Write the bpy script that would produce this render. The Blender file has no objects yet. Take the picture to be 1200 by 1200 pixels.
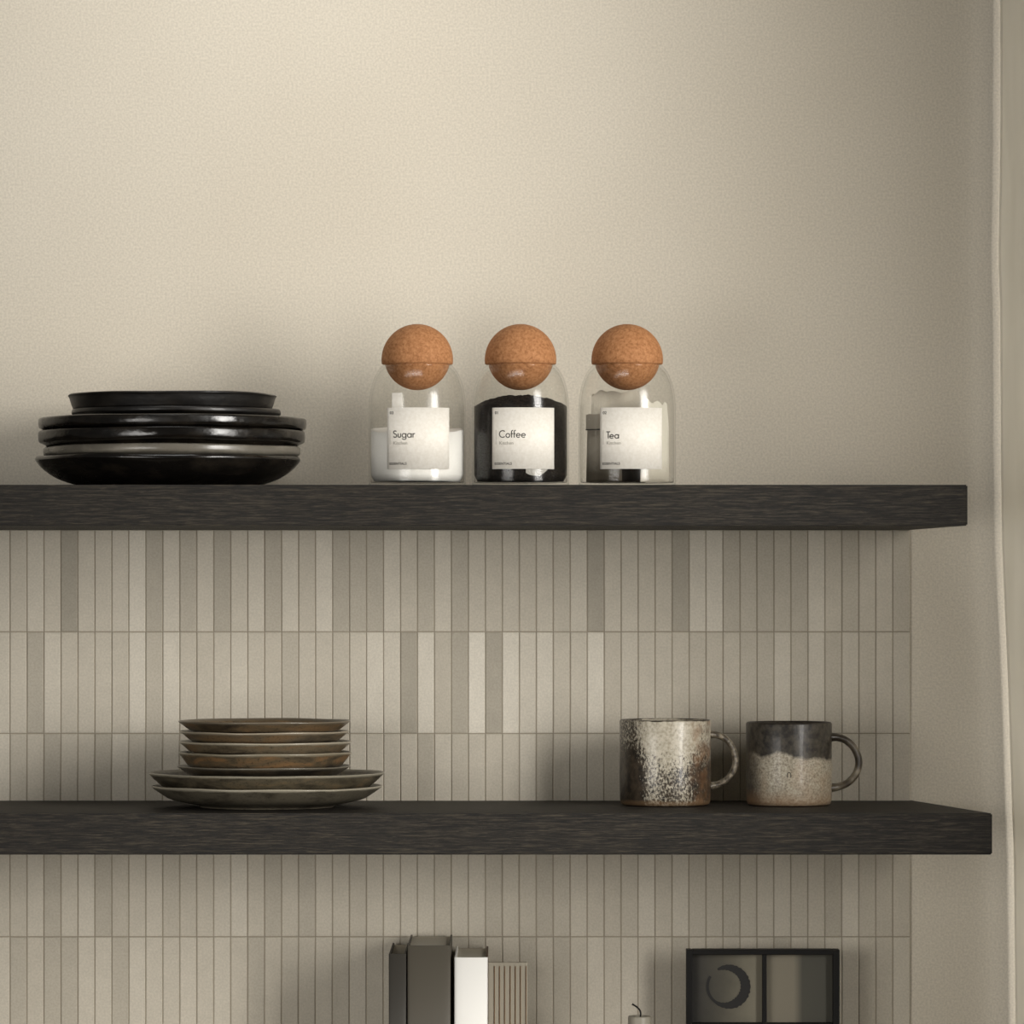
import bpy, bmesh, math, random
from mathutils import Vector, Matrix, noise as mn

random.seed(7)
sc = bpy.context.scene
col = sc.collection

# ------------------------------------------------------------------ camera, light, exposure
CAM_D, F_PX, CAM_Z = 5.06, 5337.0, 1.45
cam_d = bpy.data.cameras.new('camera'); cam = bpy.data.objects.new('camera', cam_d); col.objects.link(cam)
cam.location = (0, -CAM_D, CAM_Z); cam.rotation_euler = (math.radians(90), 0, 0)
cam_d.sensor_width = 36; cam_d.lens = F_PX / 1200 * 36; cam_d.shift_y = 100 / 1200
cam_d.clip_start = .05; cam_d.clip_end = 50
sc.camera = cam
sc.view_settings.view_transform = 'Standard'; sc.view_settings.look = 'None'
sc.view_settings.gamma = 1; sc.view_settings.use_curve_mapping = False
sc.view_settings.exposure = 0.05
sc.cycles.use_denoising = True
sc.cycles.max_bounces = 10; sc.cycles.transparent_max_bounces = 24

w = bpy.data.worlds.new('world'); sc.world = w; w.use_nodes = True
w.node_tree.nodes['Background'].inputs[0].default_value = (1.0, .95, .86, 1)
w.node_tree.nodes['Background'].inputs[1].default_value = .07

def area(name, loc, target, sx, sy, power, color=(1, .97, .925), spread=180):
    l = bpy.data.lights.new(name, 'AREA'); l.shape = 'RECTANGLE'; l.size = sx; l.size_y = sy
    l.energy = power; l.color = color; l.spread = math.radians(spread)
    o = bpy.data.objects.new(name, l); col.objects.link(o); o.location = loc
    d = Vector(target) - Vector(loc); o.rotation_euler = d.to_track_quat('-Z', 'Y').to_euler()
    return o
area('window_light', (1.75, -2.1, 1.74), (-.22, 0, 1.38), .75, 1.7, 11.2, spread=62)
area('room_light', (-1.2, -2.2, 1.2), (-.10, 0, .98), 1.0, .9, 2.6, spread=58)
area('ceiling_wash', (-.30, -.9, 2.75), (-.30, 0, 2.15), .9, .3, 2.0, color=(1, .985, .96), spread=75)
area('curtain_backlight', (1.15, -.16, 1.45), (.56, -.05, 1.45), .22, 1.8, 2.1, color=(1, .99, .985), spread=110)  # lamp added beside the curtain, brightening its cloth from behind

# ------------------------------------------------------------------ helpers
def K(y): return (CAM_D + y) / F_PX
def P(px, py, y): return ((px - 600) * K(y), CAM_Z - (py - 700) * K(y))

def link(name, bm_or_mesh, mat, parent=None, smooth=False, loc=None):
    if isinstance(bm_or_mesh, bmesh.types.BMesh):
        me = bpy.data.meshes.new(name); bmesh.ops.recalc_face_normals(bm_or_mesh, faces=bm_or_mesh.faces)
        bm_or_mesh.to_mesh(me); bm_or_mesh.free()
    else: me = bm_or_mesh
    if mat:
        for m in (mat if isinstance(mat, (list, tuple)) else [mat]): me.materials.append(m)
    if smooth:
        for p in me.polygons: p.use_smooth = True
    o = bpy.data.objects.new(name, me); col.objects.link(o)
    if parent: o.parent = parent
    if loc is not None: o.location = loc
    return o

def tag(o, label=None, cat=None, group=None, kind=None):
    if label: o['label'] = label
    if cat: o['category'] = cat
    if group: o['group'] = group
    if kind: o['kind'] = kind
    return o

def box(bm, x0, x1, y0, y1, z0, z1, bevel=0):
    vs = [bm.verts.new((x, y, z)) for x in (x0, x1) for y in (y0, y1) for z in (z0, z1)]
    f = [(0,1,3,2),(4,6,7,5),(0,4,5,1),(2,3,7,6),(0,2,6,4),(1,5,7,3)]
    fs = [bm.faces.new([vs[i] for i in q]) for q in f]
    if bevel:
        es = {e for q in fs for e in q.edges}
        bmesh.ops.bevel(bm, geom=list(es), offset=bevel, segments=2, affect='EDGES', profile=.6)
    return bm

def boxo(name, mat, b, bevel=0, parent=None):
    bm = bmesh.new(); box(bm, *b, bevel=bevel); return link(name, bm, mat, parent)

def lathe(profile, n=96, wob=None, closed=False):
    """profile: (r, z) list, revolved about z. wob(a, r, z) -> (dr, dz)"""
    bm = bmesh.new(); rings = []
    for r, z in profile:
        if r < 1e-6: rings.append([bm.verts.new((0, 0, z))]); continue
        ring = []
        for i in range(n):
            a = 2 * math.pi * i / n
            dr, dz = wob(a, r, z) if wob else (0, 0)
            ring.append(bm.verts.new(((r + dr) * math.cos(a), (r + dr) * math.sin(a), z + dz)))
        rings.append(ring)
    pairs = list(zip(rings, rings[1:]))
    if closed: pairs.append((rings[-1], rings[0]))
    for A, B in pairs:
        for i in range(n):
            j = (i + 1) % n
            if len(A) == 1 and len(B) == 1: continue
            if len(A) == 1: bm.faces.new((A[0], B[i], B[j]))
            elif len(B) == 1: bm.faces.new((A[i], A[j], B[0]))
            else: bm.faces.new((A[i], A[j], B[j], B[i]))
    return bm

def smooth_path(pts, sub=6):
    """Catmull-Rom through 2-D points"""
    out = []
    n = len(pts)
    for i in range(n - 1):
        p0 = pts[max(i - 1, 0)]; p1 = pts[i]; p2 = pts[i + 1]; p3 = pts[min(i + 2, n - 1)]
        for s in range(sub):
            t = s / sub
            out.append(tuple(.5 * (2 * b + (c - a) * t + (2 * a - 5 * b + 4 * c - d) * t * t + (-a + 3 * b - 3 * c + d) * t ** 3)
                             for a, b, c, d in zip(p0, p1, p2, p3)))
    out.append(tuple(pts[-1])); return out

# ------------------------------------------------------------------ materials
def srgb(r, g, b):
    f = lambda c: ((c / 255 + .055) / 1.055) ** 2.4 if c > 10 else c / 255 / 12.92
    return (f(r), f(g), f(b), 1)

class Mat:
    def __init__(s, name, color=(.5,.5,.5,1), rough=.6, spec=.5, coat=0, coat_rough=.1):
        s.m = bpy.data.materials.new(name); s.m.use_nodes = True; s.nt = s.m.node_tree
        s.b = s.nt.nodes['Principled BSDF']; s.b.inputs['Base Color'].default_value = color
        s.b.inputs['Roughness'].default_value = rough; s.b.inputs['Specular IOR Level'].default_value = spec
        s.b.inputs['Coat Weight'].default_value = coat; s.b.inputs['Coat Roughness'].default_value = coat_rough
        s._tc = None
    def n(s, t, **kw):
        nd = s.nt.nodes.new(t)
        for k, v in kw.items(): setattr(nd, k, v)
        return nd
    def l(s, a, b): s.nt.links.new(a, b)
    def coord(s, scale=(1,1,1), rot=(0,0,0)):
        if not s._tc: s._tc = s.n('ShaderNodeTexCoord')
        mp = s.n('ShaderNodeMapping'); mp.inputs['Scale'].default_value = scale; mp.inputs['Rotation'].default_value = rot
        s.l(s._tc.outputs['Object'], mp.inputs[0]); return mp.outputs[0]
    def noise(s, scale, detail=3, sc=(1,1,1), rough=.5, dist=0, rot=(0,0,0)):
        nd = s.n('ShaderNodeTexNoise'); nd.inputs['Scale'].default_value = scale
        nd.inputs['Detail'].default_value = detail; nd.inputs['Roughness'].default_value = rough
        nd.inputs['Distortion'].default_value = dist; s.l(s.coord(sc, rot), nd.inputs['Vector']); return nd.outputs[0]
    def ramp(s, fac, stops, interp='LINEAR'):
        r = s.n('ShaderNodeValToRGB'); r.color_ramp.interpolation = interp; e = r.color_ramp.elements
        while len(e) < len(stops): e.new(.5)
        for el, (p, c) in zip(e, stops): el.position = p; el.color = c
        s.l(fac, r.inputs[0]); return r.outputs[0]
    def rng(s, fac, a, b, c=0, d=1):
        r = s.n('ShaderNodeMapRange'); s.l(fac, r.inputs[0])
        for i, v in zip((1, 2, 3, 4), (a, b, c, d)): r.inputs[i].default_value = v
        return r.outputs[0]
    def mix(s, fac, a, b, mode='MIX'):
        r = s.n('ShaderNodeMix', data_type='RGBA', blend_type=mode)
        if isinstance(fac, (int, float)): r.inputs[0].default_value = fac
        else: s.l(fac, r.inputs[0])
        for i, v in ((6, a), (7, b)):
            if isinstance(v, tuple): r.inputs[i].default_value = v
            else: s.l(v, r.inputs[i])
        return r.outputs[2]
    def math(s, op, a, b=0.0, clamp=False):
        r = s.n('ShaderNodeMath', operation=op, use_clamp=clamp)
        for i, v in ((0, a), (1, b)):
            if isinstance(v, (int, float)): r.inputs[i].default_value = v
            else: s.l(v, r.inputs[i])
        return r.outputs[0]
    def xyz(s):
        sp = s.n('ShaderNodeSeparateXYZ'); s.l(s.coord(), sp.inputs[0]); return sp.outputs
    def color(s, c): s.l(c, s.b.inputs['Base Color']); return s
    def rough(s, c): s.l(c, s.b.inputs['Roughness']); return s
    def bump(s, h, strength=.3, dist=.001):
        b = s.n('ShaderNodeBump'); b.inputs['Strength'].default_value = strength; b.inputs['Distance'].default_value = dist
        s.l(h, b.inputs['Height']); s.l(b.outputs[0], s.b.inputs['Normal']); return s

# plaster: warm beige limewash with fine tooth
M_wall = Mat('plaster', rough=.9, spec=.2)
c = M_wall.ramp(M_wall.noise(2.2, 3), [(.3, srgb(206,197,180)), (.7, srgb(214,206,190))])
g = M_wall.ramp(M_wall.noise(420, 2), [(.35, (.86,.86,.86,1)), (.65, (1,1,1,1))])
M_wall.color(M_wall.mix(1, c, g, 'MULTIPLY')); M_wall.bump(M_wall.noise(260, 3), .35, .0008)

M_grout = Mat('grout', srgb(146,138,123), .95, .1)
M_tile = Mat('tile', rough=.55, spec=.35)
at = M_tile.n('ShaderNodeAttribute', attribute_name='tone')
c = M_tile.ramp(at.outputs['Fac'], [(0, srgb(160,153,138)), (.5, srgb(190,182,166)), (1, srgb(216,209,194))])
g = M_tile.ramp(M_tile.noise(60, 4, rough=.6), [(.3, (.93,.93,.93,1)), (.7, (1.0,1.0,1.0,1))])
g2 = M_tile.ramp(M_tile.noise(450, 2), [(.35, (.88,.88,.88,1)), (.65, (1,1,1,1))])
M_tile.color(M_tile.mix(1, M_tile.mix(1, c, g, 'MULTIPLY'), g2, 'MULTIPLY'))
M_tile.bump(M_tile.noise(90, 3), .25, .001)

def wood(name, seed=0):
    m = Mat(name, rough=.6, spec=.35)
    warp = m.noise(3 + seed, 2, (1,1,1.5), dist=.4)
    g = m.noise(26, 6, (1.3, 9, 24), rough=.66, dist=.7, rot=(0, .02, 0))
    f = m.noise(60, 4, (2.4, 20, 60), rough=.75)
    h = m.math('ADD', m.math('MULTIPLY', g, .65), m.math('MULTIPLY', f, .35))
    c = m.ramp(h, [(.40, srgb(10,8,5)), (.5, srgb(29,25,19)), (.62, srgb(70,63,51))])
    m.color(m.mix(m.rng(warp, .35, .65, 0, .4), c, m.mix(1, c, (.62,.56,.5,1), 'MULTIPLY')))
    m.bump(h, .7, .0016); return m
M_wood = wood('black_stained_oak')

def glaze_black(name, base, hi, rough=.14, amt=.5):
    m = Mat(name, rough=rough, spec=.5, coat=.15, coat_rough=.1)
    n = m.noise(28, 4, (1,1,2.2), rough=.6)
    m.color(m.ramp(n, [(.45, base), (.72, hi)])); m.rough(m.rng(m.noise(14, 3, (1,1,4)), .35, .7, rough, rough + .22))
    m.bump(m.noise(38, 3, (1,1,1.6)), amt, .0022); return m
M_black = glaze_black('black_glaze', srgb(13,11,9), srgb(36,31,25))
M_black_satin = glaze_black('black_satin_glaze', srgb(14,12,10), srgb(34,30,25), .34, .3)
M_grey_glaze = glaze_black('grey_glaze', srgb(104,99,89), srgb(134,128,116), .22, .3)

def stoneware(name, H, dark, mid, tan, rim, tanamt=.5):
    m = Mat(name, rough=.36, spec=.5, coat=.15)
    z = m.xyz()[2]
    n = m.noise(22, 5, (1,1,3.5), rough=.62, dist=.6)
    c = m.ramp(n, [(.34, dark), (.5, mid), (.66, tan if tanamt > .3 else mid)])
    sp = m.rng(m.noise(420, 2), .58, .66, 0, .45)
    c = m.mix(sp, c, srgb(26,22,18))
    rz = m.math('ADD', z, m.math('MULTIPLY', m.math('SUBTRACT', m.noise(60, 2), .5), .0022))
    c = m.mix(m.rng(rz, H - .0034, H - .0018, 0, .9), c, rim)
    m.color(c); m.bump(m.noise(150, 4), .35, .001); return m

M_cork = Mat('cork', rough=.75, spec=.25)
c = M_cork.ramp(M_cork.noise(330, 4, rough=.7), [(.34, srgb(142,94,58)), (.5, srgb(170,118,77)), (.68, srgb(187,135,92))])
M_cork.color(c); M_cork.bump(M_cork.noise(380, 3), .4, .0007)

def thin_glass():
    m = bpy.data.materials.new('clear_glass'); m.use_nodes = True; nt = m.node_tree; nt.nodes.clear()
    o = nt.nodes.new('ShaderNodeOutputMaterial'); mx = nt.nodes.new('ShaderNodeMixShader')
    t = nt.nodes.new('ShaderNodeBsdfTransparent'); g = nt.nodes.new('ShaderNodeBsdfGlossy'); f = nt.nodes.new('ShaderNodeLayerWeight')
    t.inputs[0].default_value = (.99, .99, .985, 1); g.inputs['Roughness'].default_value = .15
    f.inputs[0].default_value = .5
    p = nt.nodes.new('ShaderNodeMath'); p.operation = 'POWER'; p.inputs[1].default_value = 4.5
    q = nt.nodes.new('ShaderNodeMath'); q.operation = 'MULTIPLY_ADD'; q.inputs[1].default_value = .6; q.inputs[2].default_value = .022
    nt.links.new(f.outputs['Facing'], p.inputs[0]); nt.links.new(p.outputs[0], q.inputs[0])
    nt.links.new(q.outputs[0], mx.inputs[0]); nt.links.new(t.outputs[0], mx.inputs[1]); nt.links.new(g.outputs[0], mx.inputs[2])
    nt.links.new(mx.outputs[0], o.inputs[0]); return m
M_glass = thin_glass()
M_label = Mat('label_paper', srgb(232,227,216), .55, .35)
M_label.color(M_label.ramp(M_label.noise(300, 2), [(.3, srgb(226,220,208)), (.7, srgb(236,231,221))]))
M_ink = Mat('dark_ink', srgb(58,54,48), .6)
M_ink_pale = Mat('pale_ink', srgb(150,145,134), .6)
M_sugar = Mat('white_sugar', rough=.8, spec=.3)
M_sugar.color(M_sugar.ramp(M_sugar.noise(900, 2), [(.3, srgb(236,233,226)), (.7, srgb(248,246,240))])); M_sugar.bump(M_sugar.noise(700, 2), .5, .0006)
M_coffee = Mat('ground_coffee', rough=.85, spec=.2)
M_coffee.color(M_coffee.ramp(M_coffee.noise(500, 3), [(.4, srgb(14,11,9)), (.7, srgb(46,39,31))])); M_coffee.bump(M_coffee.noise(450, 4), .9, .002)
M_foil = Mat('crumpled_foil', srgb(150,146,136), .4, .6); M_foil.bump(M_foil.noise(260, 3), .8, .002)
def teabag_mat(name, top, bot, H, lvl):
    m = Mat(name, rough=.7, spec=.3); z = m.xyz()[2]
    zz = m.math('ADD', z, m.math('MULTIPLY', m.math('SUBTRACT', m.noise(40, 3), .5), H * .35))
    c = m.mix(m.rng(zz, H * (lvl - .18), H * (lvl + .18)), bot, top)
    m.color(c); m.bump(m.noise(120, 4, dist=.5), .5, .0015); return m

M_curtain = Mat('linen', rough=.9, spec=.15)
c = M_curtain.ramp(M_curtain.noise(30, 3, (1,1,.15)), [(.3, srgb(232,229,220)), (.7, srgb(242,239,231))])
M_curtain.color(c)
tr = M_curtain.n('ShaderNodeBsdfTranslucent'); M_curtain.l(c, tr.inputs[0]); ms = M_curtain.n('ShaderNodeMixShader'); ms.inputs[0].default_value = .5
M_curtain.l(M_curtain.b.outputs[0], ms.inputs[1]); M_curtain.l(tr.outputs[0], ms.inputs[2]); M_curtain.l(ms.outputs[0], M_curtain.nt.nodes['Material Output'].inputs[0])
M_curtain.bump(M_curtain.noise(300, 3), .3, .0006)
M_floor = Mat('floor_boards', rough=.6)
M_floor.color(M_floor.ramp(M_floor.noise(8, 5, (1, 12, 1)), [(.3, srgb(120,98,74)), (.7, srgb(158,134,106))]))
M_worktop = Mat('stone_worktop', rough=.5)
M_worktop.color(M_worktop.ramp(M_worktop.noise(12, 5), [(.3, srgb(168,160,146)), (.7, srgb(190,183,170))]))
M_cabinet = Mat('cabinet_paint', srgb(74,68,58), .5)
M_blackmetal = Mat('black_frame', srgb(9,7,5), .6, .25)

# ------------------------------------------------------------------ room
tag(boxo('wall_back', M_wall.m, (-2.2, 1.9, 0, .12, 0, 2.8)), 'beige plastered kitchen wall behind the two shelves', 'wall', kind='structure')
tag(boxo('floor', M_floor.m, (-2.2, 1.9, -5.6, .12, -.06, 0)), 'wooden kitchen floor below the counter', 'floor', kind='structure')

# tiled splashback
T0 = .0012
def tiles():
    tone = {0: {}, 1: {}, 2: {}}
    r1 = [-.1,.2,0,-1,.1,.1,.2,.6,-.5,.3,-.4,.2,-.6,.1,.3,-.4,.3,0,.5,-.5,-.4,-.4,.3,0,-.3,.3,-.4,.1,0,.1,0,.1,-.1,.2,-.8,.1,.1,0,0,-.8,.4,.5,-.3,-.2,-.3,-.2,-.3,.4,0,-.3,0,.1,-.2]
    r2 = [.1,-.5,.3,0,.1,.1,0,.6,-.2,.5,0,0,.1,.3,.1,0,-.3,.1,.1,-.1,.2,.6,.4,-.8,.7,-.1,-.6,1,-.7,.8,.4,.6,.1,.2,.8,0,.2,.1]
    rnd = random.Random(3)
    pitch = 19.88; k0 = K(0)
    bm = bmesh.new(); tv = []
    col_n = 53
    rows = [621.5, 740.5, 859.5, 978.5, 1097.5, 1216.5, 1335]
    for r in range(6):
        za = P(0, rows[r], 0)[1]; zb = P(0, rows[r + 1], 0)[1]
        for k in range(-20, col_n):
            xa = (12 + pitch * k - 600) * k0; xb = (12 + pitch * (k + 1) - 600) * k0
            if r == 0 and 0 <= k < len(r1): t = r1[k]
            elif r == 1 and 0 <= k < len(r2): t = r2[k]
            else: t = rnd.choice([-.45, -.2, -.1, 0, 0, .1, .2, .35]) * .9
            gp = .00042 + rnd.random() * .00018
            x0, x1, z1, z0 = xa + gp, xb - gp, za - gp, zb + gp
            if k == col_n - 1: x1 = xb
            if r == 0: z1 = za
            d = [-(.0042 + rnd.random() * .0005) for _ in range(4)]
            b = .0006
            base = [bm.verts.new((x, -T0, z)) for x, z in ((x0, z0), (x1, z0), (x1, z1), (x0, z1))]
            mid = [bm.verts.new((x, dd + .0005, z)) for (x, z), dd in zip(((x0, z0), (x1, z0), (x1, z1), (x0, z1)), d)]
            top = [bm.verts.new((x, dd, z)) for (x, z), dd in zip(((x0 + b, z0 + b), (x1 - b, z0 + b), (x1 - b, z1 - b), (x0 + b, z1 - b)), d)]
            for i in range(4):
                j = (i + 1) % 4
                bm.faces.new((base[i], base[j], mid[j], mid[i])); bm.faces.new((mid[i], mid[j], top[j], top[i]))
            bm.faces.new(top)
            tv += [t] * 12
    me = bpy.data.meshes.new('tiled_splashback')
    bmesh.ops.recalc_face_normals(bm, faces=bm.faces)
    nb = len(bm.verts)
    # grout bed
    x0 = (12 + pitch * -20 - 600) * k0; x1 = (12 + pitch * 53 - 600) * k0
    n0 = len(bm.faces)
    box(bm, x0, x1, -.0037, 0, P(0, 1335, 0)[1], P(0, 621.5, 0)[1])
    bm.faces.ensure_lookup_table()
    for i in range(n0, len(bm.faces)): bm.faces[i].material_index = 1
    tv += [0] * (len(bm.verts) - nb)
    bm.to_mesh(me); bm.free()
    a = me.attributes.new('tone', 'FLOAT', 'POINT')
    a.data.foreach_set('value', [.5 + .5 * t for t in tv])
    o = link('tiled_splashback', me, [M_tile.m, M_grout.m])
    tag(o, 'beige splashback of narrow upright stacked tiles below the upper shelf', 'tiles', kind='structure')
tiles()

# ------------------------------------------------------------------ worktop and cabinet (below the frame)
WT = .84
tag(boxo('kitchen_worktop', M_worktop.m, (-1.3, .50, -.60, -.005, WT - .03, WT), .002), 'pale stone kitchen worktop running along the tiled wall below the shelves', 'worktop')
cabE = bpy.data.objects.new('base_cabinet', None); col.objects.link(cabE)
tag(cabE, 'dark painted base cabinet under the pale worktop', 'cabinet')
boxo('body', M_cabinet.m, (-1.29, .49, -.56, -.005, 0, WT - .03), 0, cabE)
for i in range(3):
    x0 = -1.29 + i * .5933
    dr = boxo('door', M_cabinet.m, (x0 + .002, x0 + .591, -.58, -.56, .1, WT - .034), .002, cabE)
    boxo('handle', M_blackmetal.m, (x0 + .5, x0 + .51, -.605, -.58, .55, .72), .002, dr)

# ------------------------------------------------------------------ shelves
def shelf(z0, z1, xb, xf, label):
    bm = bmesh.new(); XL = -1.15; D = .30
    prof = [(XL, 0), (xb, 0), (xf, -D), (XL, -D)]
    lo = [bm.verts.new((x, y, z0)) for x, y in prof]; hi = [bm.verts.new((x, y, z1)) for x, y in prof]
    bm.faces.new(lo); bm.faces.new(hi)
    for i in range(4):
        j = (i + 1) % 4; bm.faces.new((lo[i], lo[j], hi[j], hi[i]))
    es = [e for e in bm.edges if not all(abs(v.co.y) < 1e-6 for v in e.verts)]
    bmesh.ops.bevel(bm, geom=es, offset=.0012, segments=2, affect='EDGES')
    o = link('floating_shelf', bm, M_wood.m); tag(o, label, 'shelf')
    return o
S1_BOT, S1_TOP = CAM_Z + .0749, CAM_Z + .1177
S2_TOP, S2_BOT = CAM_Z - .2257, CAM_Z - .2690
kf = K(-.30)
shelf(S1_BOT, S1_TOP, 468 * K(0), 534 * kf, 'upper black-stained oak shelf carrying the jars and black dishes')
s2 = shelf(S2_BOT, S2_TOP, 470 * K(0), 563 * kf, 'lower black-stained oak shelf carrying the mugs and brown plates')

# ------------------------------------------------------------------ curtain
YC = -.012
def curtain():
    yb = YC; k = K(yb)
    pts = [(-900,1173),(0,1172),(130,1172.5),(250,1171),(300,1170),(360,1172),(540,1173),(640,1174.5),(700,1177),(780,1180.5),(850,1183),(950,1186),(1000,1188),(1200,1190),(2300,1192)]
    def edge(py):
        for (a, xa), (b, xb) in zip(pts, pts[1:]):
            if a <= py <= b: return xa + (xb - xa) * (py - a) / (b - a)
    def sheet(edgef, y0, zb, zt, width, ph, amp):
        bm = bmesh.new(); NU, NV = 220, 120; g = []
        for j in range(NV + 1):
            z = zb + (zt - zb) * j / NV; py = 700 - (z - CAM_Z) / K(y0); row = []
            xe = (edgef(min(max(py, -890), 2290)) - 600) * K(y0)
            for i in range(NU + 1):
                sd = width * (i / NU) ** 1.5; t = min(1, max(0, sd - .045) / .05); sd *= 1 + .40 * min(1, max(0, (1.60 - z) / .32))  # run lengthened low down to shade the lower wall
                # starts to the right; unseen forward run is shaped to shade the wall
                tx, ty = .94, -.34
                fx, fy = .40, -.917
                m_ = .003
                if sd < m_: bx, by = tx * sd, ty * sd
                else: bx, by = tx * m_ + fx * (sd - m_), ty * m_ + fy * (sd - m_)
                w_ = amp * math.sin(sd * 2 * math.pi / .085 + ph + .6 * math.sin(z * 2.2)) * t + .0006 * math.sin(sd * 260 + z * 4)
                x = xe + bx + abs(fy) * (w_ + amp) * t * .8 + .0006; y = y0 + by - .4 * w_
                cz = 1.45 + .545 - (sd - .006) * 3.5
                y -= .004 * math.exp(-((z - cz) / .02) ** 2) * math.exp(-((sd - .016) / .012) ** 2)
                row.append(bm.verts.new((x, y, z)))
            g.append(row)
        for j in range(NV):
            for i in range(NU): bm.faces.new((g[j][i], g[j][i+1], g[j+1][i+1], g[j+1][i]))
        return bm
    root = bpy.data.objects.new('linen_curtain', None); col.objects.link(root); root.location = (.55, YC, 0)
    tag(root, 'pale linen curtain hanging at the right edge beside the shelf ends', 'curtain')
    def add(nm, bm):
        bmesh.ops.translate(bm, verts=bm.verts, vec=(-.55, -YC, 0))
        o = link(nm, bm, M_curtain.m, root, True); md = o.modifiers.new('t', 'SOLIDIFY'); md.thickness = .002; return o
    add('cloth', sheet(edge, YC, .02, 2.5, .98, .4, .018))
    bm = bmesh.new()
    d = Vector((.42, -.907, 0)); c0 = Vector((.0, .06, 2.515)); Ln = 1.15
    rot = d.to_track_quat('Z', 'Y').to_matrix().to_4x4()
    bmesh.ops.create_cone(bm, cap_ends=True, segments=20, radius1=.012, radius2=.012, depth=Ln, matrix=Matrix.Translation(c0 + d * Ln / 2) @ rot)
    link('rod', bm, M_blackmetal.m, root, True)
curtain()

# ------------------------------------------------------------------ plates
def wobble(seed, amp_r=.0006, amp_z=.0006):
    off = Vector((seed * 3.1, seed * 1.7, 0))
    def f(a, r, z):
        v = Vector((math.cos(a), math.sin(a), 0)) * 1.3 + off
        s = min(1, r / .08)
        return (amp_r * 2 * mn.noise(v) * s + amp_r * .7 * mn.noise(v * 3.3), amp_z * 2 * mn.noise(v * 1.2 + Vector((9, 0, 0))) * s * s * min(1, z / .02))
    return f

def dish(name, px_c, R, y, base_z, outer, inner, mat, label, group, seed, cat='plate', tilt=0, lines=3):
    x = (px_c - 600) * K(y)
    prof = [(0, outer[0][1])] + smooth_path(outer, lines) + smooth_path(inner, lines)
    bm = lathe(prof, 128, wobble(seed))
    o = link(name, bm, mat.m, None, True, (x, y, base_z + .0002))
    o.rotation_euler = (0, tilt, seed * 1.3)
    o.rotation_mode = 'XYZ'
    if tilt: o.rotation_euler = (0, 0, 0); o.rotation_euler = (0, tilt, 0)
    tag(o, label, cat, group); return o

U = S1_TOP; Yb = -.153
# (rim height above shelf, bottom height) from the photograph's rims
def rimmed(R, H, floor_h, foot, band, th=.0045, lip=.0012):
    """vertical rolled rim: band = height of the upright rim"""
    outer = [(foot - .004, .0006), (foot, 0), (foot + .003, .0016), (R * .86, max(.003, (H - band) * .60)), (R - .0065, (H - band) * .985), (R - .0012, H - band + .0022), (R, H - band * .5), (R - .0003, H - lip)]
    inner = [(R - .0015, H), (R - .0036, H - .0016), (R - .006, H - band * .55), (R - .014, (H + floor_h) * .5 - .001), (R * .78, floor_h + .0006), (0, floor_h)]
    return outer, inner
g = 'black dishes stacked on the upper shelf'
# bottom bowl
R = 155 * K(Yb)
outer = [(.088, .001), (.092, 0), (.098, .0022), (.118, .0088), (.133, .018), (R - .0012, .0268), (R, .0300), (R - .0015, .0328)]
inner = [(R - .0035, .0332), (R - .006, .0302), (.128, .0216), (.105, .013), (.08, .010), (0, .0095)]
dish('shallow_bowl', 197, R, Yb, U, outer, inner, M_black, 'wide glossy black bowl at the bottom of the stack, resting on the upper shelf', g, 1, 'bowl')
# pale grey plate
R = 150.5 * K(Yb); b = .0120
o_, i_ = rimmed(R, .0315, .0100, .075, .0108)
dish('dinner_plate', 201.5, R, Yb, U + b, o_, i_, M_grey_glaze, 'glossy pale grey plate just above the bottom black bowl', g, 2)
R = 156.5 * K(Yb); b2 = .0240
o_, i_ = rimmed(R, .0370, .0149, .078, .0143)
dish('dinner_plate', 201.3, R, Yb, U + b2, o_, i_, M_black, 'wide black plate directly on top of the pale grey plate', g, 3)
R = 156.5 * K(Yb); b3 = b2 + .0152
o_, i_ = rimmed(R, .0352, .0135, .078, .0130)
dish('dinner_plate', 202.5, R, Yb, U + b3, o_, i_, M_black, 'wide black plate under the two smaller black plates', g, 4)
R = 122.4 * K(Yb); b4 = b3 + .0285
o_, i_ = rimmed(R, .0165, .0058, .07, .0082)
dish('side_plate', 206.8, R, Yb, U + b4, o_, i_, M_black_satin, 'smaller black plate, second from the top of the black stack', g, 5)
R = 122.4 * K(Yb); b5 = b4 + .0152
outer = [(.074, .0006), (.078, 0), (.104, .0012), (.1075, .0028), (R - .0015, .0135), (R, .0158)]
inner = [(R - .0012, .0172), (R - .0035, .0158), (.1045, .0062), (.098, .0052), (0, .005)]
dish('side_plate', 202.2, R, Yb, U + b5, outer, inner, M_black_satin, 'small black plate with slanted rim on top of the black stack', g, 6)

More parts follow.
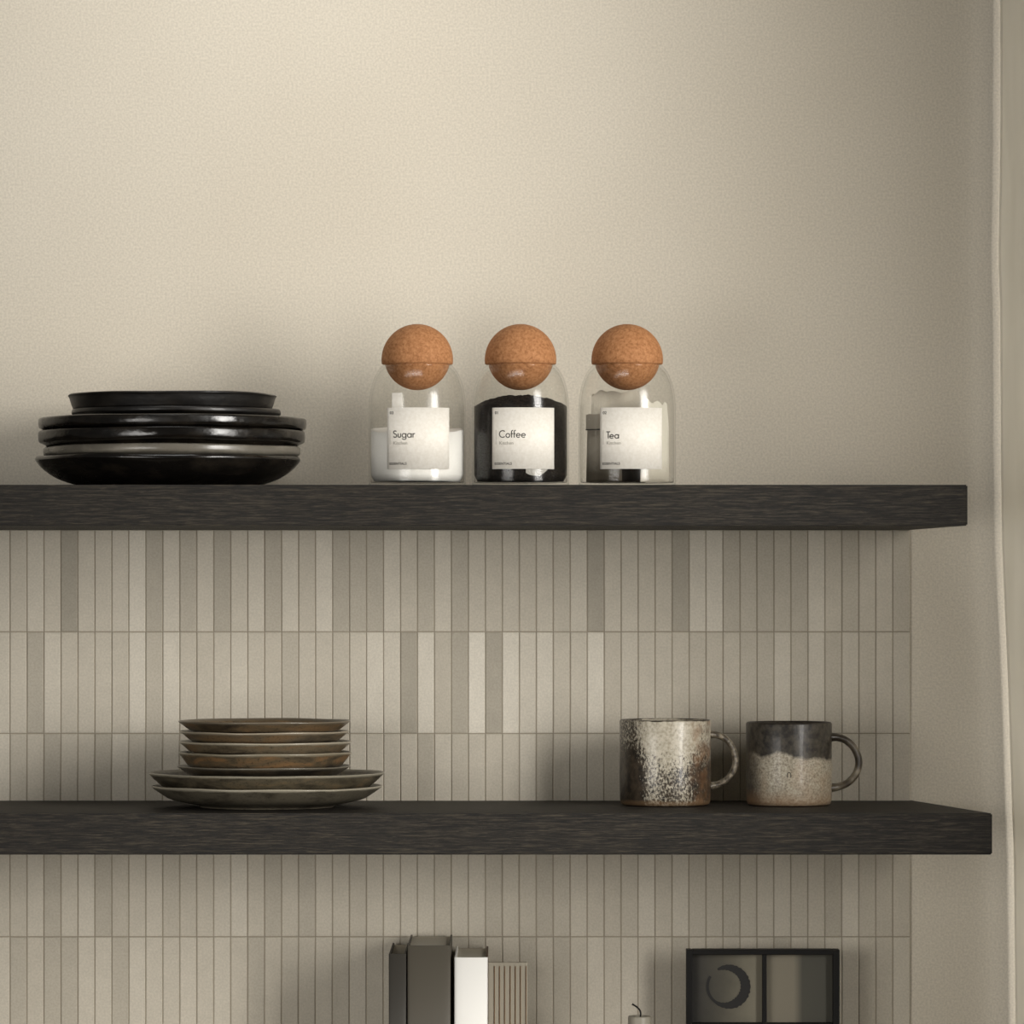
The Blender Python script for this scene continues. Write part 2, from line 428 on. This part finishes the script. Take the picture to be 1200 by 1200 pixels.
# lower stack
L = S2_TOP; Yp = -.160
g = 'brown stoneware plates stacked on the lower shelf'
def splate(px, Rpx, rim_h, bot_h, floor_top, steep, mat, label, seed, cat='plate', name='side_plate', foot=.62):
    R = Rpx * K(Yp); H = rim_h - bot_h; fl = floor_top - bot_h
    fo = R * foot
    if steep:   # small plates: flat base, straight slanted wall
        outer = [(fo - .004, .0006), (fo, 0), (R - .0160, .0009), (R - .0105, .0032), (R - .0030, H * .72), (R, H - .0012)]
        inner = [(R - .0006, H), (R - .0026, H - .0006), (R - .0075, H * .60), (R - .0140, fl + .0004), (R * .8, fl), (0, fl)]
    else:       # wide coupe plates
        outer = [(fo - .006, .0012), (fo - .003, 0), (fo, .0003), (fo + .003, .0024), (R * .82, H * .34), (R * .93, H * .66), (R - .0008, H - .0022), (R, H - .0008)]
        inner = [(R - .0012, H), (R - .004, H - .0016), (R * .91, H * .66 + .001), (R * .8, max(fl + .002, H * .40)), (R * .6, fl), (0, fl)]
    dish(name, px, R, Yp, L + bot_h, outer, inner, mat, label, g, seed, cat)
splate(313.2, 135.2, .0235, 0, .0075, False, stoneware('grey_stoneware', .0235, srgb(58,53,44), srgb(92,86,73), srgb(108,98,80), srgb(158,151,134), .2), 'wide grey-brown plate at the bottom of the stack, touching the lower shelf', 11, name='dinner_plate', foot=.58)
splate(312.7, 138, .0378, .0080, .0232, False, stoneware('brown_stoneware', .0298, srgb(48,43,34), srgb(88,80,64), srgb(112,95,70), srgb(140,134,118)), 'wide brown speckled plate directly under the small plates', 12, name='dinner_plate', foot=.6)
rims = [.0447, .0595, .0712, .0822, .0932]; bots = [.0335, .0418, .0580, .0695, .0810]
hs = [('dark_stoneware', srgb(34,30,25), srgb(56,50,41), srgb(78,66,50), srgb(100,94,82), 'small darkest plate lowest of the small plates on the wide brown plate', (309.3,101.5)),
      ('umber_stoneware', srgb(50,44,36), srgb(88,76,58), srgb(122,94,64), srgb(128,120,102), 'small brown plate with deep rim, second up among the small plates', (310.6,101.2)),
      ('ash_stoneware', srgb(66,59,48), srgb(112,100,80), srgb(122,100,74), srgb(156,148,130), 'small pale-rimmed brown plate in the middle of the small plates', (311.0,101.4)),
      ('taupe_stoneware', srgb(60,54,45), srgb(100,88,70), srgb(116,94,68), srgb(148,138,120), 'small taupe plate just beneath the topmost brown plate', (310.2,99.0)),
      ('rust_stoneware', srgb(54,46,36), srgb(96,82,62), srgb(120,96,68), srgb(104,95,80), 'small rust-brown plate on top of the brown stack', (310.4,100.8))]
for i, (nm, a, b_, c_, d_, lab, (px, rp)) in enumerate(hs):
    fl = (bots[i + 1] if i < 4 else bots[i] + .0045)
    fl = min(fl - .0003, rims[i] - .002) if i < 4 else fl
    splate(px, rp, rims[i], bots[i], max(fl, bots[i] + .003), True, stoneware(nm, rims[i] - bots[i], a, b_, c_, d_), lab, 20 + i)

# ------------------------------------------------------------------ mugs
def tube(path, ra, rb, n=20):
    """sweep an ellipse (ra across y, rb in the xz plane) along a path lying in xz"""
    bm = bmesh.new(); rings = []
    for i, p in enumerate(path):
        a = path[max(i - 1, 0)]; b = path[min(i + 1, len(path) - 1)]
        t = Vector((b[0] - a[0], 0, b[1] - a[1])).normalized(); nrm = Vector((t.z, 0, -t.x))
        u = i / (len(path) - 1); fl = 1 + .35 * (max(0, 1 - u / .12) + max(0, 1 - (1 - u) / .12))
        rings.append([bm.verts.new(Vector((p[0], 0, p[1])) + nrm * (rb * fl * math.cos(q)) + Vector((0, 1, 0)) * (ra * fl * math.sin(q)))
                      for q in [2 * math.pi * s / n for s in range(n)]])
    for A, B in zip(rings, rings[1:]):
        for i in range(n):
            j = (i + 1) % n; bm.faces.new((A[i], A[j], B[j], B[i]))
    bm.faces.new(rings[0]); bm.faces.new(rings[-1]); return bm

def mug(px, Rpx, H, path_px, hb, mats, label, seed):
    y = -.115; x = (px - 600) * K(y); R = Rpx * K(y)
    root = bpy.data.objects.new('mug', None); col.objects.link(root); root.location = (x, y, S2_TOP + .0002)
    tag(root, label, 'mug', 'stoneware mugs on the lower shelf')
    prof = [(0, .002), (R * .8, .002), (R * .88, 0), (R - .0018, .0016), (R - .0004, .006), (R, .03), (R - .0003, .06), (R, H - .0022), (R - .0006, H - .0006), (R - .0018, H), (R - .0032, H - .0008), (R - .004, H - .004), (R - .0042, .04), (R - .005, .010), (R - .010, .0055), (0, .0052)]
    link('body', lathe(prof, 128, wobble(seed, .00035, .0003)), mats[0].m, root, True)
    k = K(y)
    pts = [((a - px) * k, (700 - b) * k + CAM_Z - S2_TOP) for a, b in path_px]
    link('handle', tube(smooth_path(pts, 8), .0075, hb), mats[1].m, root, True)
    return root

m = Mat('speckled_glaze', rough=.38, spec=.45, coat=.15)
X, Y_, Z = m.xyz()[0], m.xyz()[1], m.xyz()[2]
pale = m.ramp(m.noise(300, 3), [(.33, srgb(158,149,130)), (.6, srgb(192,184,166))])
dark = m.ramp(m.noise(120, 4), [(.35, srgb(32,27,22)), (.65, srgb(70,60,48))])
spk = m.noise(430, 3, (1,1,.7), rough=.62)
big = m.math('MULTIPLY', m.math('SUBTRACT', m.noise(38, 3, (1,1,.5)), .5), .16)
zb = m.rng(Z, .036, .074, .53, .24)                      # more dark speckle on the lower half
xb = m.math('ADD', m.rng(X, -.034, -.020, .30, 0), m.rng(X, .022, .036, 0, .13))  # left darkening is part glaze tone, part painted shade
thr = m.math('ADD', m.math('ADD', zb, xb), big)
fac = m.rng(m.math('SUBTRACT', spk, thr), -.09, .09)
c = m.mix(fac, dark, pale)
rust = m.ramp(m.noise(60, 3), [(.4, srgb(86,62,42)), (.65, srgb(140,106,76))])
c = m.mix(m.math('MULTIPLY', m.rng(X, .020, .034), m.rng(m.noise(90, 3), .38, .6, 0, .65)), c, rust)
bz = m.math('ADD', Z, m.math('MULTIPLY', m.math('SUBTRACT', m.noise(50, 2), .5), .006))
c = m.mix(m.rng(bz, .004, .0075, .6, 0), c, srgb(134,108,80))
c = m.mix(m.rng(bz, .0915, .0925), c, srgb(40,32,25))
m.color(c); m.bump(m.noise(300, 3), .4, .0008); M_mug1 = m
m = Mat('speckled_handle', rough=.45)
m.color(m.ramp(m.noise(160, 4, rough=.7), [(.4, srgb(66,58,48)), (.6, srgb(142,132,114))])); m.bump(m.noise(200, 3), .4, .0008); M_h1 = m

m = Mat('banded_glaze', rough=.45, spec=.4, coat=.1)
X, Z = m.xyz()[0], m.xyz()[2]
pale = m.ramp(m.noise(420, 3, rough=.7), [(.34, srgb(118,108,92)), (.5, srgb(158,149,131)), (.68, srgb(186,178,160))])
pale = m.mix(m.rng(m.noise(24, 2), .5, .66, 0, .35), pale, srgb(150,122,92))
dark = m.ramp(m.noise(160, 4), [(.35, srgb(34,30,26)), (.65, srgb(70,64,54))])
wv = m.math('MULTIPLY', m.math('SUBTRACT', m.noise(24, 2, (1,1,.2)), .5), .034)
zz = m.math('ADD', m.math('ADD', Z, wv), m.math('MULTIPLY', m.math('SUBTRACT', m.noise(260, 2), .5), .004))
c = m.mix(m.rng(zz, .0520, .0565), pale, dark)
c = m.mix(m.rng(m.math('ADD', m.math('ADD', X, m.math('MULTIPLY', Z, .06)), m.math('MULTIPLY', m.math('SUBTRACT', m.noise(90, 3), .5), .012)), -.041, -.026, .85, 0), c, dark)  # dark left side: glaze tone with some shade painted in
bz = m.math('ADD', Z, m.math('MULTIPLY', m.math('SUBTRACT', m.noise(30, 2), .5), .02))
c = m.mix(m.rng(bz, .003, .018, .55, 0), c, srgb(146,112,80))
c = m.mix(m.rng(Z, .0888, .0897), c, srgb(36,28,22))
m.color(c); m.bump(m.noise(300, 3), .35, .0008); M_mug2 = m
m = Mat('dark_handle', rough=.4)
m.color(m.ramp(m.math('ADD', m.noise(60, 4), m.rng(m.xyz()[2], .015, .05, .16, 0)), [(.42, srgb(48,41,33)), (.58, srgb(84,75,62)), (.72, srgb(128,119,102))])); m.bump(m.noise(200, 3), .3, .0008); M_h2 = m

mug(779.6, 53.6, .0930, [(830,861),(840,861.5),(850,866),(858,876),(862,891),(859,904),(851,914),(842,919),(832,921.5)], .0036, (M_mug1, M_h1), 'larger mug with pale patch over dark speckled glaze, left of the two', 31)
mg2 = mug(924.4, 50.4, .0903, [(972,864),(982,864.5),(993,869),(1002,879),(1006.5,893),(1003,907),(994,917),(983,922),(972,923.5)], .0040, (M_mug2, M_h2), 'smaller mug with dark rim band over cream glaze, nearest the curtain', 32)
# little maker's arch mark pressed in the second mug
def ribbon(bm, pts, wd, mapf):
    n = len(pts); L_ = []; R_ = []
    for i, p in enumerate(pts):
        a = pts[max(i - 1, 0)]; b = pts[min(i + 1, n - 1)]
        dx, dy = b[0] - a[0], b[1] - a[1]; d = math.hypot(dx, dy) or 1
        nx, ny = -dy / d * wd / 2, dx / d * wd / 2
        L_.append(bm.verts.new(mapf(p[0] + nx, p[1] + ny))); R_.append(bm.verts.new(mapf(p[0] - nx, p[1] - ny)))
    for i in range(n - 1): bm.faces.new((L_[i], L_[i+1], R_[i+1], R_[i]))
bm = bmesh.new(); Rm = 50.4 * K(-.115) + .0003
def mp(x, z): return (x, -math.sqrt(Rm ** 2 - x * x), z)
cx, cz, rr = -.0026, .0345, .0019
ribbon(bm, [(cx - rr, cz - .003)] + [(cx + rr * math.cos(a), cz + rr * math.sin(a) * 1.4) for a in [math.pi * (1 - t / 8) for t in range(9)]] + [(cx + rr, cz - .003)], .0008, mp)
link('stamp_mark', bm, Mat('dark_stamp', srgb(52,44,36), .6).m, mg2)

# ------------------------------------------------------------------ jars
YJ = -.20; KJ = K(YJ); RJ = 57 * KJ
def hz(py): return CAM_Z - (py - 700) * KJ - S1_TOP     # height above the shelf for an image row at the jars
def jar_glass():
    outer = [(RJ - .006, 0), (RJ - .0018, .0006), (RJ - .0002, .0035), (RJ, .010)]
    outer += [(RJ, hz(500)), (RJ, hz(482)), (56.3 * KJ, hz(468)), (54.2 * KJ, hz(455)), (50.8 * KJ, hz(444)), (46.3 * KJ, hz(435)), (42 * KJ, hz(429.5)), (40.3 * KJ, hz(428))]
    t = .0020
    inner = [(38.6 * KJ, hz(428)), (38.4 * KJ, hz(430.5)), (44.6 * KJ, hz(437.2)), (49 * KJ, hz(446)), (52.1 * KJ, hz(456.5)), (54.1 * KJ, hz(469)), (RJ - t, hz(482)), (RJ - t, hz(500)), (RJ - t, .010), (RJ - t - .002, .0052), (RJ - .010, .0042), (0, .004)]
    prof = [(0, .0008), (RJ - .010, .0008)] + smooth_path(outer[:4], 3) + smooth_path(outer[4:], 3) + smooth_path(inner, 3)
    return lathe(prof, 96)
def stopper_mesh():
    up = []
    R = 42 * KJ; cz = hz(422)
    for i in range(15):
        a = math.radians(90 - i * (97 / 14)); up.append((max(0, R * math.cos(a)), cz + R * math.sin(a)))
    up[0] = (0, up[0][1])
    zc = hz(427); up[-1] = (R * .993, zc + .0004)
    low = [(R * .985, zc), (37.6 * KJ, zc - .0003)]
    r = 39.0 * KJ; c2 = hz(457.5) + r
    for i in range(15):
        a = math.asin(max(-1, (zc - .001 - c2) / r)); a = -abs(a) - (math.pi / 2 - abs(a)) * i / 14
        low.append((min(37.6 * KJ, r * math.cos(a)), c2 + r * math.sin(a)))
    low[-1] = (0, low[-1][1])
    return lathe(up + low, 72)

RL = RJ + .00035
def labmap(off):
    def f(x, z): return (RL_ * math.sin(math.asin(x / RL_)) , -math.sqrt(RL_ ** 2 - x * x), z)
    RL_ = RL + off; return f
def label_mesh(cx, hw, z0, z1):
    bm = bmesh.new(); N = 28; th = .00025; g = []
    for off in (0, th):
        f = labmap(off); g.append([[bm.verts.new(f(cx - hw + 2 * hw * i / N, z)) for z in (z0, z1)] for i in range(N + 1)])
    for i in range(N):
        for s in (0, 1): bm.faces.new((g[s][i][0], g[s][i+1][0], g[s][i+1][1], g[s][i][1]))
        for e in (0, 1): bm.faces.new((g[0][i][e], g[0][i+1][e], g[1][i+1][e], g[1][i][e]))
    for i in (0, N): bm.faces.new((g[0][i][0], g[0][i][1], g[1][i][1], g[1][i][0]))
    return bm
# geometric letters: unit cap height, x height .6
def arc(cx, cy, r, a0, a1, n=18, ry=None):
    ry = ry or r
    return [(cx + r * math.cos(math.radians(a0 + (a1 - a0) * i / n)), cy + ry * math.sin(math.radians(a0 + (a1 - a0) * i / n))) for i in range(n + 1)]
q = .29
LET = {
 'S': (.52, [arc(.26, .73, .19, 25, 250, 14, .20)[:] + arc(.27, .27, .21, 80, -160, 14, .22)]),
 'u': (.48, [[(.06, .58), (.06, .25)] + arc(.24, .24, .18, 180, 360, 12, .19) + [(.42, .58)]]),
 'g': (.62, [arc(q, q, q - .03, 0, 360, 24), [(.56, .58), (.56, -.06)] + arc(.30, -.05, .26, 0, -165, 12, .20)]),
 'a': (.62, [arc(q, q, q - .03, 0, 360, 24), [(.56, .58), (.56, 0)]]),
 'r': (.32, [[(.06, .58), (.06, 0)], arc(.25, .36, .19, 180, 62, 8, .18)]),
 'C': (.82, [arc(.48, .5, .43, 48, 312, 26, .45)]),
 'o': (.60, [arc(q, q, q - .03, 0, 360, 24)]),
 'f': (.34, [[(.13, 0), (.13, .82)] + arc(.29, .82, .16, 180, 75, 8, .14), [(.0, .53), (.31, .53)]]),
 'e': (.60, [arc(q, q, q - .03, 0, 318, 24), [(.03, .30), (.56, .30)]]),
 'T': (.50, [[(.0, .96), (.54, .96)], [(.27, .96), (.27, 0)]]),
}
def word(txt, x, z, cap, wd, f, gap=.10, kern={}):
    bm = bmesh.new()
    for i, ch in enumerate(txt):
        wdt, strokes = LET[ch]
        for s in strokes: ribbon(bm, [(x + a * cap, z + b * cap) for a, b in s], wd, f)
        x += (wdt + gap + kern.get(txt[i:i+2], 0)) * cap
    return bm
def font_mesh(txt, size, x, z, f, bold=0, space=1.0):
    cu = bpy.data.curves.new('txt', 'FONT'); cu.body = txt; cu.size = size; cu.offset = bold; cu.space_character = space
    o = bpy.data.objects.new('txt', cu); col.objects.link(o)
    bpy.context.view_layer.update()
    me = bpy.data.meshes.new_from_object(o.evaluated_get(bpy.context.evaluated_depsgraph_get()))
    bpy.data.objects.remove(o)
    for v in me.vertices: v.co = f(x + v.co.x, z + v.co.y)
    return me

glass_me = None; cork_me = None
def jar(px, txt, num, x_lab, capx, tx, label):
    global glass_me, cork_me
    x = (px - 600) * KJ
    root = bpy.data.objects.new('storage_jar', None); col.objects.link(root); root.location = (x, YJ, S1_TOP + .0002)
    tag(root, label, 'jar', 'glass jars with cork ball stoppers')
    if glass_me is None:
        o = link('glass_body', jar_glass(), M_glass, root, True); glass_me = o.data
        o = link('cork_stopper', stopper_mesh(), M_cork.m, root, True); cork_me = o.data
    else:
        o = link('glass_body', glass_me, None, root); o = link('cork_stopper', cork_me, None, root)
    o.rotation_euler = (0, 0, px)
    cx = (x_lab - px) * KJ
    lab = link('label', label_mesh(cx, 36 * KJ, hz(551.3), hz(480)), M_label.m, root, True)
    f = labmap(.0004); k = KJ
    X = lambda p: (p - px) * k
    link('name_lettering', word(txt, X(tx), hz(515.0 if txt != 'Tea' else 516), capx * k, .00098, f, kern={'ff': -.08, 'of': -.04, 'fe': -.06, 'Te': -.14, 'Co': -.02}), M_ink.m, lab)
    link('small_lettering', font_mesh('Kitchen', 5.4 * k, X(tx), hz(523.0), f), M_ink_pale.m, lab)
    link('brand_lettering', font_mesh('ESSENTIALS', 3.9 * k, X(x_lab - 33.3), hz(546.4), f, .00006), M_ink.m, lab)
    link('number_lettering', font_mesh(num, 4.6 * k, X(x_lab - 33), hz(487.5), f, .00004), M_ink.m, lab)
    bm = bmesh.new(); a = (506, 523)
    ribbon(bm, [(X(tx - 3.6), hz(a[0])), (X(tx - 3.6), hz(a[1]))], .0003, f)
    link('rule_line', bm, M_ink_pale.m, lab)
    return root
j1 = jar(489, 'Sugar', '03', 491, 8.6, 462, 'glass jar labelled Sugar with cork ball stopper, nearest the black dishes')
j2 = jar(610, 'Coffee', '01', 613, 8.6, 585, 'glass jar labelled Coffee with cork ball stopper, between Sugar and Tea')
j3 = jar(735, 'Tea', '02', 738.3, 8.2, 709.5, 'glass jar labelled Tea with cork ball stopper and tea bags inside')
# narrow pale tab sticking up behind the sugar label
bm = label_mesh((466.5 - 489) * KJ, 6 * KJ, hz(490), hz(463)); o = link('paper_tab', bm, M_label.m, j1, True); o.scale = (.9985,) * 2 + (1,)

def fill(name, px, mat, topf, label, cat):
    R = RJ - .0024; N = 96; NR = 26; z0 = .0046
    bm = bmesh.new()
    prev = None; c0 = bm.verts.new((0, 0, topf(0, 0)))
    rings = []
    for i in range(1, NR + 1):
        r = R * i / NR
        rings.append([bm.verts.new((r * math.cos(2*math.pi*j/N), r * math.sin(2*math.pi*j/N), topf(r * math.cos(2*math.pi*j/N), r * math.sin(2*math.pi*j/N)))) for j in range(N)])
    for j in range(N): bm.faces.new((c0, rings[0][j], rings[0][(j+1) % N]))
    rings.append([bm.verts.new((v.co.x, v.co.y, .013)) for v in rings[-1]])
    rings.append([bm.verts.new((v.co.x * .93, v.co.y * .93, z0 + .0014)) for v in rings[-1]])
    for A, B in zip(rings, rings[1:]):
        for j in range(N): bm.faces.new((A[j], B[j], B[(j+1) % N], A[(j+1) % N]))
    bm.faces.new(rings[-1])
    o = link(name, bm, mat, None, True, ((px - 600) * KJ, YJ, S1_TOP))
    tag(o, label, cat, kind='stuff'); return o
fill('sugar', 489, M_sugar.m, lambda x, y: hz(503.5) + y / RJ * .0060 + .0012 * mn.noise(Vector((x, y, 0)) * 60), 'fine white sugar half filling the jar labelled Sugar', 'sugar')
def cof(x, y):
    r = math.hypot(x, y) / RJ
    return hz(477.5) + .0125 * (1 - r ** 2) + .0022 * mn.noise(Vector((x, y, 3)) * 110) + .0016 * mn.noise(Vector((x, y, 8)) * 300)
fill('ground_coffee', 610, M_coffee.m, cof, 'dark ground coffee filling the jar labelled Coffee', 'coffee')
bm = bmesh.new(); f = labmap(-.0009); N = 16
gr = [[None] * 7 for _ in range(N + 1)]
for i in range(N + 1):
    for j in range(7):
        u = i / N; xx = (616 - 610 + 25 * u) * KJ
        zt = hz(548); zb = hz(552 + 7 * math.sin(math.pi * min(1, u * .9 + .12)) ** .6)
        p = Vector(f(xx, zt + (zb - zt) * j / 6)); p.y -= 0; p.x += .0003 * mn.noise(p * 900)
        gr[i][j] = bm.verts.new(p * 1.0)
for i in range(N):
    for j in range(6): bm.faces.new((gr[i][j], gr[i+1][j], gr[i+1][j+1], gr[i][j+1]))
o = link('foil_scrap', bm, M_foil.m, j2, False); o.scale = (1.0008, 1.0008, 1)

# tea bags
def teabag(x, y, rz, W, H, top, bot, lvl, label, seed, lean=0, fold=True, thick=.011):
    bm = bmesh.new(); NU, NV = 20, 26; sides = []
    for s in (-1, 1):
        g = []
        for j in range(NV + 1):
            v = j / NV; row = []
            for i in range(NU + 1):
                u = i / NU * 2 - 1
                prof = (1 - abs(u) ** 3) * math.sin(math.pi * min(1, (v * 1.15) ** .75)) ** .8 if v * 1.15 < 1 else 0
                wv = 1 - .10 * v * v
                px_, pz = u * W / 2 * wv, v * H + (.002 + .006 * (not fold)) * mn.noise(Vector((u * 2.6, seed, 0))) * v
                py_ = s * (thick / 2 * prof + .0003) + .0022 * mn.noise(Vector((u * 1.7 + seed, v * 2.2, 0))) * (.3 + v)
                if j == NV or i in (0, NU) or j == 0: py_ = .0022 * mn.noise(Vector((u * 1.7 + seed, v * 2.2, 0))) * (.3 + v)
                row.append((px_, py_, pz))
            g.append(row)
        sides.append(g)
    vs = {}
    def V(s, j, i):
        key = (0 if (j in (0, NV) or i in (0, NU)) else s, j, i)
        if key not in vs: vs[key] = bm.verts.new(sides[s][j][i])
        return vs[key]
    for s in (0, 1):
        for j in range(NV):
            for i in range(NU): bm.faces.new((V(s,j,i), V(s,j,i+1), V(s,j+1,i+1), V(s,j+1,i)))
    o = link('tea_bag', bm, teabag_mat('teabag_paper', top, bot, H, lvl).m, None, False, ((735 - 600) * KJ + x, YJ + y, S1_TOP + .0048))
    o.rotation_euler = (lean, 0, rz)
    tag(o, label, 'tea bag', 'tea bags inside the Tea jar')
    if fold:   # folded-over flap across the top
        zf = H * .77
        bm = bmesh.new(); box(bm, -W/2 * .86, W/2 * .86, -thick * .42 - .0009, -thick * .42 + .0002, zf, H * .995, .0003)
        link('folded_flap', bm, Mat('flap_paper', top, .7).m, o)
        bm = bmesh.new(); box(bm, -W/2 * .86, W/2 * .86, -thick * .42 - .0013, -thick * .42 - .0009, zf - .0006, zf + .0007)
        link('crimp', bm, M_ink.m, o)
teabag(-.0250, -.0165, -.62, .046, hz(491), srgb(160,152,137), srgb(92,84,71), .28, 'grey folded tea bag standing left inside the Tea jar', 1)
teabag(-.010, .018, .05, .060, hz(463), srgb(182,175,160), srgb(120,112,98), .35, 'tall crumpled tea bag at the back of the Tea jar, rising above the label', 2, -.05, False)
teabag(.0290, -.012, .72, .042, hz(477), srgb(206,201,186), srgb(170,162,146), .12, 'palest tea bag standing at the right side inside the Tea jar', 3, 0, False, .008)
teabag(.003, -.004, -.05, .034, hz(510), srgb(120,112,98), srgb(58,51,43), .4, 'low dark tea bag behind the paper label of the Tea jar', 4, 0, False, .012)

# ------------------------------------------------------------------ things on the worktop
# candle
yc = -.16; kc = K(yc); cx = (749.5 - 600) * kc; zc = CAM_Z - (1190.5 - 700) * kc
root = bpy.data.objects.new('pillar_candle', None); col.objects.link(root); root.location = (cx, yc, WT)
tag(root, 'slim grey candle with a black bent wick, standing between books and black frame', 'candle')
Hc = zc - WT; Rc = 13.6 * kc
wax = Mat('grey_wax', srgb(150,144,130), .45); wax.b.inputs['Subsurface Weight'].default_value = .15; wax.b.inputs['Subsurface Radius'].default_value = (.01,.008,.006)
link('wax', lathe([(0, 0), (Rc, 0), (Rc, .003), (Rc, Hc - .0015), (Rc - .0008, Hc), (Rc - .002, Hc - .0006), (Rc - .0035, Hc - .003), (0, Hc - .0045)], 48), wax.m, root, True)
link('wick', tube(smooth_path([(0, Hc - .005), (.0012, Hc + .002), (0, Hc + .0065), (-.0035, Hc + .010), (-.008, Hc + .0128)], 5), .0009, .0009, 8), M_blackmetal.m, root, True)

# books
def book(pxa, pxb, y, pytop, cover, label, spine_round=.0, page_edge=None, extra=None):
    k = K(y); x0 = (pxa - 600) * k; x1 = (pxb - 600) * k; h = CAM_Z - (pytop - 700) * k - WT; D = -y - .012
    root = bpy.data.objects.new('book', None); col.objects.link(root); root.location = ((x0 + x1) / 2, y, WT)
    tag(root, label, 'book', 'books standing on the worktop'); hw = (x1 - x0) / 2
    cm = Mat('book_cover', cover, .6).m
    for s in (-1, 1):
        bm = bmesh.new(); box(bm, *( (-hw, -hw + .0022) if s < 0 else (hw - .0022, hw)), .002, D, 0, h, .0005)
        link('cover_board', bm, (Mat('cover_board', page_edge, .6).m if (page_edge and s > 0) else cm), root)
    bm = bmesh.new(); N = 12; g = []
    for i in range(N + 1):
        a = math.pi * i / N; g.append((-math.cos(a) * hw, -math.sin(a) * spine_round))
    va = [[bm.verts.new((x, y_ + dy + .0022, z)) for x, y_ in g] for z in (0, h) for dy in (0, .0022)]
    A, B, C_, D_2 = va
    for i in range(N):
        for p, r in ((A, C_), (B, D_2), (A, B), (C_, D_2)): bm.faces.new((p[i], p[i+1], r[i+1], r[i]))
    bm.faces.new((A[0], B[0], D_2[0], C_[0])); bm.faces.new((A[N], B[N], D_2[N], C_[N]))
    link('spine', bm, cm, root, True)
    bm = bmesh.new(); box(bm, -hw + .0023, hw - .0023, .0046, D - .004, .002, h - .002)
    link('pages', bm, Mat('pages', srgb(206,198,180), .9).m, root)
yb = -.17
book(455.5, 476, yb, 1118, srgb(56,53,47), 'thin charcoal book, leftmost of the books', .002)
book(477.5, 528, yb, 1108, srgb(80,75,65), 'thick olive-grey book between the charcoal book and the white book', .003)
book(532.5, 571.5, yb, 1122, srgb(246,244,238), 'bright white book with a dark brown edge on its right', .004, srgb(86,62,42))
# ribbed pale board
bm = bmesh.new(); y = -.05; k = K(y)
zt = CAM_Z - (1128 - 700) * k
box(bm, (572 - 600) * k, (618 - 600) * k, y + .001, y + .009, WT, zt, .001)
board = tag(link('ribbed_board', bm, Mat('pale_board', srgb(184,176,158), .7).m), 'pale upright board with fine brown vertical grooves, beside the white book', 'board')
mgv = Mat('brown_groove', srgb(128,102,74), .8).m
for i, p in enumerate((579.5, 585.5, 591.5, 598, 604, 610, 616.5)):
    bm = bmesh.new(); box(bm, (p - 600) * k - .00045, (p - 600) * k + .00045, y + .0002, y + .0012, WT + .004, zt - .004)
    link('groove', bm, mgv, board)

# black grid frame with brushed ring
y = -.06; k = K(y)
X = lambda p: (p - 600) * k
Zp = lambda p: CAM_Z - (p - 700) * k
fr = bpy.data.objects.new('grid_picture_frame', None); col.objects.link(fr); fr.location = (X(893), y, WT)
tag(fr, 'black grid frame of grey panes, one with a black brushed ring, right of the candle', 'picture frame')
def lb(name, mat, p0, p1, q0, q1, ya, yb_, bev=.0008):
    bm = bmesh.new(); box(bm, X(p0) - X(893), X(p1) - X(893), ya, yb_, q0 - WT, q1 - WT, bev); return link(name, bm, mat, fr)
ztop = Zp(1112)
lb('frame_side', M_blackmetal.m, 804, 811, WT, ztop, -.012, .008)
lb('frame_side', M_blackmetal.m, 975.5, 983, WT, ztop, -.012, .008)
lb('frame_top', M_blackmetal.m, 811, 975.5, ztop - 6 * k, ztop, -.012, .008)
lb('frame_bottom', M_blackmetal.m, 811, 975.5, WT, WT + 6 * k, -.012, .008)
lb('mullion', M_blackmetal.m, 893, 898, WT + 6 * k, ztop - 6 * k, -.010, .004)
lb('crossbar', M_blackmetal.m, 811, 975.5, Zp(1203), Zp(1198), -.0095, .0045)
pm = Mat('ink_washed_paper', rough=.6); Xc = pm.xyz()[0]
sx = pm.math('ADD', Xc, pm.math('MULTIPLY', pm.math('SUBTRACT', pm.noise(30, 3), .5), .03))
pm.color(pm.ramp(pm.rng(sx, X(812) - X(893), X(893) - X(893)), [(0, srgb(30,27,22)), (.45, srgb(74,70,58)), (.9, srgb(120,114,97))]))
lb('left_pane', pm.m, 810.5, 893.5, WT + 5 * k, ztop - 5 * k, .001, .003, 0)
pm2 = Mat('two_tone_paper', rough=.6); Xc = pm2.xyz()[0]
pm2.color(pm2.ramp(pm2.rng(Xc, X(898) - X(893), X(975) - X(893)), [(.42, srgb(124,117,101)), (.55, srgb(70,68,58))]))
lb('right_pane', pm2.m, 897.5, 976, WT + 5 * k, ztop - 5 * k, .001, .003, 0)
bm = bmesh.new(); N = 60; A = []; B = []
for i in range(N + 1):
    a = math.radians(118 - 330 * i / N); t = i / N
    wd = (2 + 9.5 * math.sin(math.pi * min(1, t * 1.25)) ** .7 * (1 if t < .8 else 1)) * k * (1 + .12 * math.sin(i * 2.7)) * .5
    if t > .55: wd = max(wd * max(.25, 1 - (t - .55) * 2.2), 1.5 * k)
    r = 22.3 * k; c = (X(851.5) - X(893), Zp(1156) - WT)
    A.append(bm.verts.new((c[0] + (r + wd) * math.cos(a), .0002, c[1] + (r + wd) * math.sin(a))))
    B.append(bm.verts.new((c[0] + (r - wd) * math.cos(a), .0002, c[1] + (r - wd) * math.sin(a))))
for i in range(N): bm.faces.new((A[i], A[i+1], B[i+1], B[i]))
link('brushed_ring', bm, Mat('black_ink', srgb(14,11,8), .6).m, fr)
